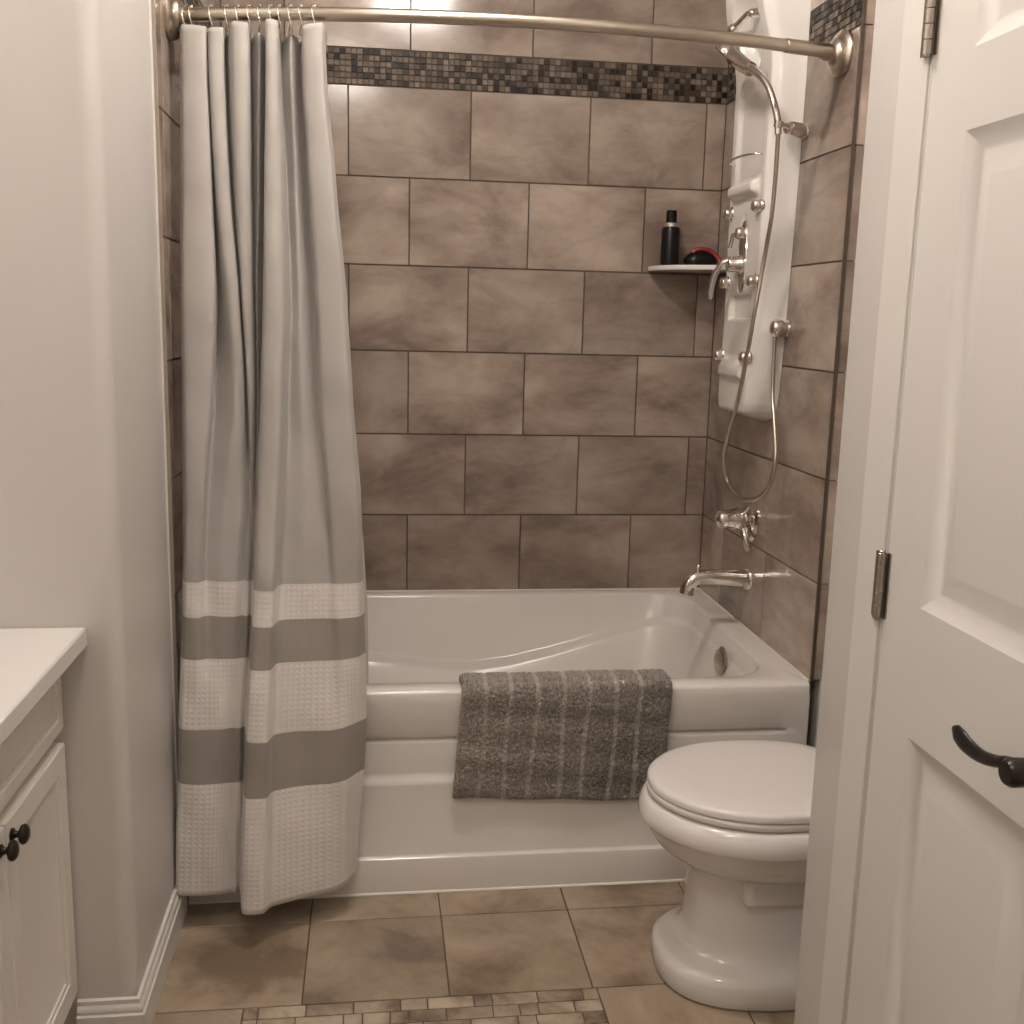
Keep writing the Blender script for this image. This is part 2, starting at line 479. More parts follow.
def panel_door_mesh():
    bm = new()
    x0 = DX - 0.003; y0, y1 = -1.889, -2.421; z0, z1 = 0.012, DZ - 0.004
    ys = (-1.992, -2.305); rows = ((0.22, 0.807), (0.998, 1.638), (1.74, 1.93))
    # face grid: stiles, rails and moulded panels
    Y = [y0, ys[0], ys[1], y1]; Z = [z0]
    for a, b in rows: Z += [a, b]
    Z.append(z1)
    vert = {}
    def V(x, y, z):
        k = (round(x, 5), round(y, 5), round(z, 5))
        if k not in vert: vert[k] = bm.verts.new((x, y, z))
        return vert[k]
    def ringq(r, x): return [V(x, r[0], r[2]), V(x, r[1], r[2]), V(x, r[1], r[3]), V(x, r[0], r[3])]
    for i in range(3):
        for j in range(len(Z) - 1):
            q = (Y[i], Y[i+1], Z[j], Z[j+1])
            if i == 1 and j % 2 == 1:
                prev = ringq(q, x0)
                for ins, dx in ((0.003, 0.0015), (0.022, 0.0125), (0.026, 0.0135), (0.030, 0.0135), (0.060, 0.003), (0.064, 0.0025)):
                    r = (q[0] - ins, q[1] + ins, q[2] + ins, q[3] - ins)
                    cur = ringq(r, x0 + dx)
                    bridge(bm, prev, cur); prev = cur
                bm.faces.new(prev)
            else: bm.faces.new(ringq(q, x0))
    b = [bm.verts.new((x0 + 0.035, y, z)) for y, z in ((y0, z0), (y1, z0), (y1, z1), (y0, z1))]
    bm.faces.new(b)
    f = [[V(x0, y, z0) for y in Y], [V(x0, y1, z) for z in Z], [V(x0, y, z1) for y in reversed(Y)], [V(x0, y0, z) for z in reversed(Z)]]
    for k in range(4): bm.faces.new(f[k] + [b[(k+1) % 4], b[k]])
    return bm
door = struct(obj('door_1', panel_door_mesh(), M['door'], smooth=20), 'white panelled closet door with dark lever handle', 'door')
for zc in (0.15, 1.005, 1.803):
    bm = new()
    for k in range(5):
        a = zc - 0.05 + k*0.02
        lathe(bm, (DX - 0.0125, -1.8875, a), (0, 0, 1), [(0, 0.006), (0.0005, 0.0068), (0.0188, 0.0068), (0.0195, 0.006)], 14)
    lathe(bm, (DX - 0.0125, -1.8875, zc - 0.054), (0, 0, 1), [(0, 0.003), (0.002, 0.005), (0.106, 0.005), (0.108, 0.003)], 12)
    box(bm, (DX - 0.0135, -1.8705, zc - 0.05), (DX - 0.011, -1.886, zc + 0.05))
    box(bm, (DX - 0.0048, -1.8900, zc - 0.05), (DX - 0.0032, -1.8985, zc + 0.05))
    h = obj('hinge', bm, M['steel'], door, smooth=40)
HY, HZ = -2.322, 0.902
bm = new()
lathe(bm, (DX - 0.0035, HY, HZ), (-1, 0, 0), [(0, 0.033), (0.004, 0.033), (0.010, 0.028), (0.013, 0.020), (0.02, 0.014), (0.03, 0.0125), (0.034, 0.015), (0.046, 0.0165), (0.061, 0.0165), (0.066, 0.013), (0.067, 0)], 28)
hd = obj('door_handle', bm, M['bronze'], door, smooth=40)
hd['label'] = 'dark bronze lever handle'
bm = new()
pts = catmull([(1.144, -2.322, 0.907), (1.141, -2.305, 0.906), (1.140, -2.285, 0.900), (1.140, -2.262, 0.895), (1.140, -2.238, 0.895), (1.140, -2.215, 0.899), (1.141, -2.196, 0.904)], 6)
N = len(pts)
prevs = None
for i, p in enumerate(pts):          # flat flaring lever blade
    t = i / (N - 1)
    hh = interp([(0, 0.011), (0.25, 0.007), (0.5, 0.0085), (0.8, 0.0130), (0.93, 0.0112), (1, 0.004)], t)
    ww = interp([(0, 0.009), (0.5, 0.0055), (0.9, 0.005), (1, 0.0025)], t)
    d = (pts[min(i+1, N-1)] - pts[max(i-1, 0)]).normalized(); up = Vector((1, 0, 0)).cross(d).normalized()
    ring = [bm.verts.new(p + Vector((1,0,0)) * ww * math.cos(a) + up * hh * math.sin(a)) for a in [2*PI*k/14 for k in range(14)]]
    if prevs: bridge(bm, prevs, ring)
    else: bm.faces.new(ring)
    prevs = ring
bm.faces.new(prevs)
obj('lever', bm, M['bronze'], hd, smooth=60)

# ------------------------------------------------------------------ vanity
def frame_front(bm, x, y0, y1, z0, z1, rail, depth=0.019):
    """a shaker front with a stepped moulding; face at x + depth, looking +x"""
    prof = [(0, 0.0), (0, depth - 0.002), (0.002, depth), (rail - 0.012, depth), (rail - 0.010, depth - 0.003), (rail - 0.004, depth - 0.004), (rail - 0.003, depth - 0.007), (rail + 0.004, depth - 0.009)]
    prev = None; first = None
    for ins, d in prof:
        r = [bm.verts.new((x + d, y, z)) for y, z in ((y0 - ins, z0 + ins), (y1 + ins, z0 + ins), (y1 + ins, z1 - ins), (y0 - ins, z1 - ins))]
        if prev: bridge(bm, prev, r)
        else: first = r
        prev = r
    bm.faces.new(prev); bm.faces.new(first)
VX = -0.1345; VY0, VY1 = PY - 0.003, -2.85
van = thing('vanity_cabinet', (-0.4, -2.1, 0), 'white vanity cabinet with dark knobs under the white countertop', 'cabinet')
bm = new()
box(bm, (-0.648, VY0, 0.09), (VX, VY1, 0.790)); box(bm, (-0.648, VY0, 0.0), (VX - 0.06, VY1, 0.0905))
obj('body', bm, M['cabinet'], van, bevel=0.002)
doors = [(-1.452, -1.769), (-1.773, -2.09), (-2.11, -2.46), (-2.464, -2.82)]
for i, (a, b) in enumerate(doors):
    bm = new(); frame_front(bm, VX + 0.0005, a, b, 0.115, 0.612, 0.055)
    d = obj('door', bm, M['cabinet'], van, smooth=20)
    ky = (b + 0.022) if i % 2 == 0 else (a - 0.026)
    bm = new()
    lathe(bm, (VX + 0.019, ky, 0.585), (1, 0, 0), [(0, 0.010), (0.003, 0.010), (0.006, 0.006), (0.010, 0.005), (0.013, 0.008), (0.015, 0.0145), (0.019, 0.016), (0.023, 0.0140), (0.026, 0.008), (0.027, 0)], 24)
    k = obj('knob', bm, M['bronze'], d, smooth=40); k['label'] = 'round dark bronze knob'
for a, b in ((-1.452, -2.09), (-2.11, -2.82)):
    bm = new(); frame_front(bm, VX + 0.0005, a, b, 0.640, 0.770, 0.036)
    obj('drawer_front', bm, M['cabinet'], van, smooth=20)
bm = new(); box(bm, (-0.648, PY - 0.001, 0.7905), (-0.068, -2.88, 0.826))
tag(obj('countertop', bm, M['counter'], bevel=0.004), 'white countertop lying on the vanity cabinet at left', 'countertop')

# ------------------------------------------------------------------ bathtub
def rrect(x0, x1, y0, y1, r, ns=22, nc=8):
    out = []
    cs = [((x1 - r, y0 + r), -PI/2), ((x1 - r, y1 - r), 0), ((x0 + r, y1 - r), PI/2), ((x0 + r, y0 + r), PI)]
    corners = [[(c[0] + r*math.cos(a0 + PI/2*k/nc), c[1] + r*math.sin(a0 + PI/2*k/nc)) for k in range(nc + 1)] for c, a0 in cs]
    for i in range(4):
        out += corners[i]
        a = corners[i][-1]; b = corners[(i+1) % 4][0]
        for k in range(1, ns): out.append((lerp(a[0], b[0], k/ns), lerp(a[1], b[1], k/ns)))
    return out
def ridge(x): return interp([(0.1, 0.335), (0.44, 0.322), (0.60, 0.298), (0.745, 0.285), (0.88, 0.302), (1.036, 0.338), (1.17, 0.378), (1.298, 0.415), (1.40, 0.442), (1.5, 0.452)], x)
YT = -0.940
def tub_rings():
    R = []
    def flat(x0, x1, y0, y1, r, z): R.append([(x, y, z) for x, y in rrect(x0, x1, y0, y1, r)])
    flat(0.004, 1.5185, YT, -0.003, 0.006, TUBZ - 0.03)
    flat(0.004, 1.5185, YT, -0.003, 0.006, TUBZ - 0.010)
    flat(0.005, 1.518, YT + 0.003, -0.003, 0.006, TUBZ - 0.004)
    flat(0.008, 1.5165, YT + 0.010, -0.003, 0.006, TUBZ)
    flat(0.075, 1.455, -0.880, -0.045, 0.13, TUBZ)
    flat(0.080, 1.450, -0.874, -0.050, 0.13, TUBZ - 0.003)
    flat(0.084, 1.446, -0.870, -0.054, 0.13, TUBZ - 0.010)
    up = rrect(0.092, 1.440, -0.862, -0.062, 0.13)
    R.append([(x, y, max(ridge(x) + 0.006, 0)) for x, y in up])
    a = rrect(0.097, 1.438, -0.857, -0.068, 0.13); R.append([(x, y, ridge(x)) for x, y in a])
    a = rrect(0.122, 1.434, -0.832, -0.098, 0.13); R.append([(x, y, ridge(x) - 0.006) for x, y in a])
    a = rrect(0.138, 1.431, -0.820, -0.112, 0.13); R.append([(x, y, ridge(x) - 0.016) for x, y in a])
    flat(0.20, 1.385, -0.775, -0.165, 0.14, 0.16)
    flat(0.26, 1.325, -0.735, -0.205, 0.14, 0.105)
    flat(0.36, 1.24, -0.66, -0.28, 0.14, 0.095)
    return R
bm = new()
rings = [[bm.verts.new(p) for p in r] for r in tub_rings()]
for A, B in zip(rings, rings[1:]): bridge(bm, A, B)
bm.faces.new(rings[-1])
tub = tag(obj('bathtub', bm, M['acrylic'], smooth=50), 'white skirted bathtub along the tiled back wall', 'bathtub')
# apron with stepped ledges and a recessed band
bm = new()
prof = [(YT, TUBZ - 0.030), (YT, 0.398), (YT + 0.003, 0.392), (YT + 0.010, 0.390), (YT + 0.010, 0.384), (YT + 0.003, 0.379), (YT + 0.002, 0.374), (YT + 0.002, 0.304), (YT + 0.001, 0.298),
        (YT - 0.004, 0.289), (YT - 0.009, 0.281), (YT - 0.010, 0.274), (YT - 0.010, 0.098), (YT - 0.012, 0.094), (YT - 0.018, 0.090), (YT - 0.020, 0.085), (YT - 0.020, 0.0)]
xs = [0.004, 1.440, 1.462, 1.5185]
cols = []
for i, x in enumerate(xs):
    if i < 2: cols.append([(x, y, z) for y, z in prof])
    else:     # plain end post of the apron: bring everything to the top plane
        cols.append([(x, YT if 1 <= k <= 9 else y, z) if True else None for k, (y, z) in enumerate(prof)])
V = [[bm.verts.new(p) for p in c] for c in cols]
for A, B in zip(V, V[1:]):
    for k in range(len(prof) - 1): bm.faces.new((A[k], B[k], B[k+1], A[k+1]))
back = [[bm.verts.new((x, YT + 0.05, z)) for z in (TUBZ - 0.03, 0.0)] for x in xs]
for A, B in zip(back, back[1:]): bm.faces.new((A[0], A[1], B[1], B[0]))
bm.faces.new(V[0] + [back[0][1], back[0][0]]); bm.faces.new(V[-1] + [back[-1][1], back[-1][0]])
for i in range(3):
    bm.faces.new((V[i][-1], V[i+1][-1], back[i+1][1], back[i][1]))
obj('apron', bm, M['acrylic'], tub, smooth=32)
bm = new(); tube(bm, [(0.004, YT - 0.021, 0.0015), (0.4, YT - 0.0212, 0.002), (0.9, YT - 0.021, 0.0012), (1.514, YT - 0.021, 0.0015)], 0.0042, 8)
obj('caulk_bead', bm, M['caulk'], tub, smooth=60)
bm = new()
tube(bm, [(1.5185, -0.925, TUBZ + 0.0005), (1.5185, -0.5, TUBZ + 0.0005), (1.5185, -0.004, TUBZ + 0.0005)], 0.0035, 8)
obj('caulk_bead', bm, M['caulk'], tub, smooth=60)
bm = new()
tube(bm, [(0.004, -0.003, TUBZ + 0.0005), (0.7, -0.003, TUBZ + 0.0005), (1.515, -0.003, TUBZ + 0.0005)], 0.0035, 8)
obj('caulk_bead', bm, M['caulk'], tub, smooth=60)
bm = new()
lathe(bm, (1.4245, -0.535, 0.436), (-1, 0, 0.15), [(0, 0.040), (0.003, 0.040), (0.007, 0.036), (0.010, 0.031), (0.0105, 0)], 32)
for k in range(-3, 4):
    box(bm, (1.4115, -0.535 - 0.026 + abs(k)*0.004, 0.4365 + k*0.008), (1.4150, -0.535 + 0.026 - abs(k)*0.004, 0.4395 + k*0.008))
ov = obj('overflow_drain', bm, M['nickel'], tub, smooth=40); ov['label'] = 'round metal overflow plate'

# ------------------------------------------------------------------ towel over the tub rim
def towel():
    bm = new(); lay = bm.loops.layers.float_color.new('pile')
    path = [(-0.957, 0.245), (-0.956, 0.32), (-0.953, 0.40), (-0.952, 0.47), (-0.951, 0.500), (-0.946, 0.516), (-0.935, 0.522), (-0.905, 0.5225), (-0.882, 0.5215), (-0.868, 0.515), (-0.862, 0.500), (-0.858, 0.46), (-0.846, 0.40)]
    P = catmull([(0, a, b) for a, b in path], 16)
    # resample evenly
    d = [0]
    for a, b in zip(P, P[1:]): d.append(d[-1] + (b - a).length)
    NV, NU = 190, 250
    rows = []
    rnd = random.Random(5)
    grooves = [0.118, 0.228, 0.355, 0.488, 0.598, 0.735, 0.848]
    def at(s):
        s = min(max(s, 0), d[-1] - 1e-6)
        lo, hi = 0, len(d) - 1
        while hi - lo > 1:
            m = (lo + hi) // 2
            if d[m] <= s: lo = m
            else: hi = m
        t = (s - d[lo]) / (d[hi] - d[lo]); p = P[lo].lerp(P[hi], t); tg = (P[hi] - P[lo]).normalized()
        return p, Vector((0, tg.z, -tg.y))
    outer, inner, colr = [], [], []
    patches = [(rnd.uniform(0, 1), rnd.uniform(0, 1), rnd.uniform(0.05, 0.14), rnd.uniform(-1, 1)) for _ in range(26)]
    for j in range(NV + 1):
        v = j / NV; p, n = at(v * d[-1])
        if n.y > 0 and p.y < -0.94: n = -n
        n = Vector((0, -abs(n.y), n.z)) if p.y < -0.93 else n
        if p.y >= -0.93 and p.y < -0.872: n = Vector((0, 0, 1))
        if p.y >= -0.872: n = Vector((0, abs(n.y), abs(n.z)))
        ro, ri, rc = [], [], []
        for i in range(NU + 1):
            u = i / NU
            xl = lerp(0.626, 0.646, min(1, v * d[-1] / 0.27)); xr = lerp(1.146, 1.160, min(1, v * d[-1] / 0.27))
            x = lerp(xl, xr, u) + (rnd.random() - 0.5) * 0.0012
            g = min(abs(u - q + 0.006*math.sin(9*v + q*20)) for q in grooves)
            inb = g < 0.0105
            low = 0.0035 * math.sin(x * 21 + 1.0) * sst(0.5, 0.0, v) + 0.0015 * math.sin(v * 40 + x * 8)
            h = 0.0065 + low + (rnd.random() ** 1.3) * 0.0062
            pt = 0
            for a, b, s, w in patches: pt += w * math.exp(-((u - a)**2 + (v - b)**2) / (2*s*s))
            h += 0.0016 * pt
            if inb: h -= 0.0025
            sag = -0.024 * u * sst(0.45, 0.0, v) + 0.002*math.sin(u*15)*sst(0.3, 0, v)
            edge = min(u, 1 - u) * NU
            if edge < 4: h *= 0.45 + 0.14*edge
            if j < 4: h *= 0.6 + 0.1*j
            q = p + n * h
            ro.append(bm.verts.new((x, q.y, q.z + sag)))
            q2 = p - n * 0.0005
            ri.append(bm.verts.new((x, q2.y, q2.z + sag)))
            k = 0.50 + 1.0 * rnd.random() + 0.16 * pt
            base = (0.27, 0.238, 0.208)
            if inb: base = (0.40, 0.36, 0.32); k = 0.9 + 0.2*rnd.random()
            rc.append(tuple(max(0.02, c*k) for c in base) + (1,))
        outer.append(ro); inner.append(ri); colr.append(rc)
    def f(vs, cs):
        fc = bm.faces.new(vs)
        for l, c in zip(fc.loops, cs): l[lay] = c
    for j in range(NV):
        for i in range(NU):
            ids = ((j, i), (j, i+1), (j+1, i+1), (j+1, i))
            f([outer[a][b] for a, b in ids], [colr[a][b] for a, b in ids])
            f([inner[a][b] for a, b in reversed(ids)], [colr[a][b] for a, b in reversed(ids)])
    for j in range(NV):
        for i in (0, NU): f([outer[j][i], inner[j][i], inner[j+1][i], outer[j+1][i]], [colr[j][i]]*4)
    for i in range(NU):
        for j in (0, NV): f([outer[j][i], inner[j][i], inner[j][i+1], outer[j][i+1]], [colr[j][i]]*4)
    return bm
tag(obj('towel', towel(), M['terry'], smooth=180), 'grey striped terry towel draped over the bathtub rim', 'towel')

# ------------------------------------------------------------------ toilet
TY = -1.312
def egg(xf, xb, hw, n=64, ef=2.0, eb=2.6, split=0.5):
    xc = lerp(xf, xb, split); out = []
    for k in range(n):
        a = 2*PI*k/n; c, s = math.cos(a), math.sin(a)
        e = ef if c < 0 else eb
        cc = math.copysign(abs(c) ** (2/e), c); ss = math.copysign(abs(s) ** (2/e), s)
        out.append((xc + cc * ((xc - xf) if c < 0 else (xb - xc)), TY + hw * ss))
    return out
def loft(bm, secs, cap=True):
    R = [[bm.verts.new((x, y, z)) for x, y in e] for e, z in secs]
    for A, B in zip(R, R[1:]): bridge(bm, A, B)
    if cap: bm.faces.new(R[0]); bm.faces.new(R[-1])
    return R
toilet = thing('toilet', (1.40, TY, 0), 'white porcelain toilet with closed lid in front of the bathtub', 'toilet')
bm = new()
loft(bm, [
    (egg(1.050, 1.70, 0.170, ef=2.6, eb=4, split=0.4), 0.0),
    (egg(1.045, 1.70, 0.175, ef=2.6, eb=4, split=0.4), 0.008),
    (egg(1.045, 1.70, 0.176, ef=2.6, eb=4, split=0.4), 0.044),
    (egg(1.049, 1.70, 0.172, ef=2.6, eb=4, split=0.4), 0.057),
    (egg(1.062, 1.70, 0.158, ef=2.6, eb=4, split=0.4), 0.067),
    (egg(1.084, 1.70, 0.138, ef=2.7, eb=4, split=0.4), 0.076),
    (egg(1.101, 1.70, 0.128, ef=2.8, eb=4, split=0.4), 0.090),
    (egg(1.109, 1.70, 0.122, ef=2.8, eb=4, split=0.4), 0.115),
    (egg(1.111, 1.70, 0.119, ef=2.8, eb=4, split=0.4), 0.17),
    (egg(1.110, 1.68, 0.119, ef=2.7, eb=3.5, split=0.4), 0.240),
    (egg(1.104, 1.66, 0.124, ef=2.5, eb=3.2, split=0.4), 0.256),
    (egg(1.083, 1.62, 0.143, ef=2.2, eb=3, split=0.42), 0.268),
    (egg(1.055, 1.58, 0.166, ef=2.0, eb=2.8, split=0.45), 0.284),
    (egg(1.032, 1.55, 0.183, ef=2.0, eb=2.7, split=0.47), 0.305),
    (egg(1.018, 1.54, 0.193, ef=2.0, eb=2.6, split=0.48), 0.328),
    (egg(1.012, 1.53, 0.197, ef=2.0, eb=2.6, split=0.48), 0.345),
    (egg(1.009, 1.525, 0.199, ef=2.0, eb=2.6, split=0.48), 0.350),
    (egg(1.000, 1.52, 0.207, ef=2.0, eb=2.6, split=0.48), 0.353),
    (egg(0.996, 1.52, 0.210, ef=2.0, eb=2.6, split=0.48), 0.360),
    (egg(0.998, 1.52, 0.208, ef=2.0, eb=2.6, split=0.48), 0.380),
    (egg(1.005, 1.52, 0.202, ef=2.0, eb=2.6, split=0.48), 0.396),
    (egg(1.015, 1.52, 0.193, ef=2.0, eb=2.6, split=0.48), 0.4035),
    (egg(1.05, 1.50, 0.16, ef=2.0, eb=2.6, split=0.48), 0.405)])
obj('bowl', bm, M['porcelain'], toilet, smooth=60)
bm = new()   # trapway bulge and shelf under the tank, hidden half behind the wall corner
box(bm, (1.46, TY - 0.19, 0.33), (1.745, TY + 0.19, 0.415))
obj('tank_shelf', bm, M['porcelain'], toilet, bevel=0.02, segs=4)
bm = new()
box(bm, (1.190, TY - 0.131, 0.206), (1.60, TY + 0.131, 0.272))
obj('trapway', bm, M['porcelain'], toilet, bevel=0.016, segs=4)
bm = new()
loft(bm, [(egg(1.016, 1.475, 0.190), 0.4065), (egg(1.012, 1.478, 0.193), 0.410), (egg(1.012, 1.478, 0.193), 0.419), (egg(1.016, 1.475, 0.190), 0.4225)])
obj('seat', bm, M['seat_plastic'], toilet, smooth=50)
bm = new()
loft(bm, [(egg(1.017, 1.48, 0.189), 0.4235), (egg(1.013, 1.482, 0.193), 0.426), (egg(1.013, 1.482, 0.193), 0.436), (egg(1.017, 1.480, 0.190), 0.4405), (egg(1.028, 1.475, 0.180), 0.4435), (egg(1.08, 1.45, 0.14), 0.4465), (egg(1.16, 1.38, 0.07), 0.4475)])
obj('lid', bm, M['seat_plastic'], toilet, smooth=50)
for sd in (-1, 1):
    bm = new(); tube(bm, [(1.495, TY + sd*0.05, 0.428), (1.495, TY + sd*0.10, 0.428)], 0.012, 14)
    obj('lid_hinge', bm, M['seat_plastic'], toilet, smooth=50)
bm = new(); box(bm, (1.56, TY - 0.21, 0.4155), (1.748, TY + 0.21, 0.735))
tank = obj('tank', bm, M['porcelain'], toilet, bevel=0.025, segs=4)
bm = new(); box(bm, (1.548, TY - 0.22, 0.7355), (1.752, TY + 0.22, 0.772))
obj('tank_lid', bm, M['porcelain'], toilet, bevel=0.012, segs=3)
bm = new()
lathe(bm, (1.5595, TY + 0.14, 0.68), (-1, 0, 0), [(0, 0.014), (0.006, 0.014), (0.012, 0.008), (0.02, 0.008), (0.021, 0)], 18)
tube(bm, [(1.542, TY + 0.14, 0.68), (1.540, TY + 0.10, 0.676), (1.538, TY + 0.06, 0.670)], 0.006, 10)
obj('flush_lever', bm, M['chrome'], toilet, smooth=50)

# ------------------------------------------------------------------ curtain rod
RODZ = 2.003
def rody(x): return -0.85 - 0.115 * (1 - ((x - 0.76) / 0.76) ** 2)
def rodz(x): return RODZ + 0.004 * (x / 1.52)
rod = thing('curtain_rod', (0.76, -0.965, RODZ), 'curved brushed nickel shower curtain rod spanning the alcove', 'curtain rod')
bm = new(); tube(bm, [(x, rody(x), rodz(x)) for x in [0.02 + 1.40*k/60 for k in range(61)]], 0.0138, 20)
obj('tube', bm, M['nickel'], rod, smooth=60)
bm = new(); tube(bm, [(x, rody(x), rodz(x)) for x in (1.36, 1.40, 1.44, 1.48)], 0.0158, 20)
obj('end_sleeve', bm, M['nickel'], rod, smooth=60)
for s, x in ((1, 0.0), (-1, W)):
    bm = new()
    lathe(bm, (x + s*0.0005, -0.85, rodz(x)), (s, -0.12, 0), [(0, 0.048), (0.004, 0.0505), (0.012, 0.0505), (0.018, 0.045), (0.021, 0.034), (0.026, 0.033), (0.032, 0.028), (0.036, 0.0195), (0.052, 0.0185), (0.054, 0.0145)], 36)
    obj('flange', bm, M['nickel'], rod, smooth=40)

# ------------------------------------------------------------------ curtain
LEV = [1.979, 1.905, 1.66, 1.408, 1.195, 0.982, 0.808, 0.452, 0.082]
CURT = [
  [(0.02, -0.8322), (0.035, -0.8879), (0.084, -0.8959), (0.08, -0.8385), (0.092, -0.9031), (0.12, -0.905), (0.12, -0.8692), (0.143, -0.9207), (0.174, -0.9228), (0.173, -0.8715), (0.195, -0.907), (0.205, -0.8786), (0.214, -0.9467), (0.236, -0.9462), (0.239, -0.8855), (0.262, -0.9105), (0.282, -0.8887), (0.291, -0.9464), (0.329, -0.9631), (0.336, -0.9133)],
  [(0.018, -0.8621), (0.035, -0.9169), (0.09, -0.9243), (0.086, -0.8677), (0.103, -0.9271), (0.128, -0.9273), (0.13, -0.8973), (0.148, -0.9415), (0.173, -0.9412), (0.174, -0.8959), (0.19, -0.9191), (0.201, -0.9009), (0.21, -0.9682), (0.242, -0.9687), (0.249, -0.9193), (0.271, -0.9279), (0.296, -0.9167), (0.305, -0.9685), (0.349, -0.9848), (0.356, -0.9352)],
  [(0.017, -0.8929), (0.032, -0.9459), (0.095, -0.9575), (0.096, -0.9076), (0.125, -0.9526), (0.146, -0.9511), (0.148, -0.9264), (0.157, -0.9529), (0.174, -0.9505), (0.177, -0.9209), (0.184, -0.932), (0.194, -0.9186), (0.207, -0.9905), (0.245, -0.9959), (0.257, -0.9574), (0.278, -0.9552), (0.31, -0.9492), (0.321, -0.9905), (0.372, -1.0061), (0.379, -0.9567)],
  [(0.017, -0.919), (0.034, -0.9713), (0.086, -0.9791), (0.089, -0.9399), (0.137, -0.9664), (0.153, -0.9585), (0.157, -0.9342), (0.166, -0.9602), (0.177, -0.9566), (0.178, -0.9319), (0.183, -0.9375), (0.188, -0.9431), (0.199, -1.004), (0.238, -1.0185), (0.252, -0.9803), (0.282, -0.9785), (0.316, -0.9769), (0.328, -1.0079), (0.384, -1.0227), (0.392, -0.9736)],
  [(0.017, -0.9455), (0.034, -0.9965), (0.068, -0.9956), (0.075, -0.9718), (0.113, -0.981), (0.145, -0.9794), (0.161, -0.9711), (0.167, -0.9619), (0.17, -0.9573), (0.174, -0.9577), (0.177, -0.958), (0.183, -0.9831), (0.192, -1.0381), (0.229, -1.0513), (0.247, -1.0086), (0.288, -1.007), (0.331, -1.0053), (0.345, -1.026), (0.401, -1.0346), (0.409, -0.9906)],
  [(0.017, -0.9766), (0.029, -1.0068), (0.055, -1.014), (0.07, -1.0008), (0.101, -1.0033), (0.134, -1.006), (0.15, -1.0024), (0.159, -0.9982), (0.163, -0.9965), (0.167, -0.9939), (0.17, -0.9941), (0.174, -1.009), (0.185, -1.0831), (0.222, -1.0907), (0.236, -1.0427), (0.287, -1.0283), (0.337, -1.0293), (0.357, -1.0352), (0.403, -1.0325), (0.414, -0.9986)],
  [(0.005, -1.0194), (0.015, -1.0387), (0.045, -1.0493), (0.073, -1.0502), (0.099, -1.0491), (0.119, -1.0421), (0.132, -1.0425), (0.141, -1.0428), (0.145, -1.0381), (0.148, -1.0333), (0.151, -1.0334), (0.159, -1.0818), (0.168, -1.1253), (0.207, -1.1293), (0.222, -1.0884), (0.275, -1.0637), (0.341, -1.0573), (0.374, -1.0532), (0.403, -1.0293), (0.421, -1.0102)],
  [(-0.008, -1.047), (-0.001, -1.062), (0.031, -1.07), (0.062, -1.072), (0.088, -1.07), (0.109, -1.062), (0.118, -1.062), (0.125, -1.062), (0.129, -1.057), (0.132, -1.052), (0.135, -1.052), (0.139, -1.072), (0.153, -1.154), (0.195, -1.158), (0.214, -1.13), (0.273, -1.097), (0.339, -1.067), (0.372, -1.052), (0.386, -1.032), (0.397, -1.022)],
]
for li in range(6):          # deepen the valleys between the folds
    for j in (3, 6, 9, 11, 14, 16):
        x, y = CURT[li][j]; CURT[li][j] = (x, y + (0.016 if li < 4 else 0.008))
CURT = [[(x, y + 0.008) for x, y in CURT[0]]] + CURT
SAG = [0, 0, 0, 0, 0, 0, 0, 0, 0, 0, 0, 0, 0, 0, 0, -0.004, -0.006, 0.0, 0.004, 0.006]
TOPZ = [-0.012, 0.0, -0.004, -0.012, -0.008, -0.006, -0.014, 0.004, 0.002, -0.014, -0.012, -0.014, 0.006, 0.004, -0.016, -0.012, -0.014, -0.002, 0.002, -0.006]
def cr1(p0, p1, p2, p3, t, tension=1.0):
    m1 = (p2 - p0) * 0.5 * tension; m2 = (p3 - p1) * 0.5 * tension
    t2, t3 = t*t, t*t*t
    return (2*t3 - 3*t2 + 1)*p1 + (t3 - 2*t2 + t)*m1 + (-2*t3 + 3*t2)*p2 + (t3 - t2)*m2
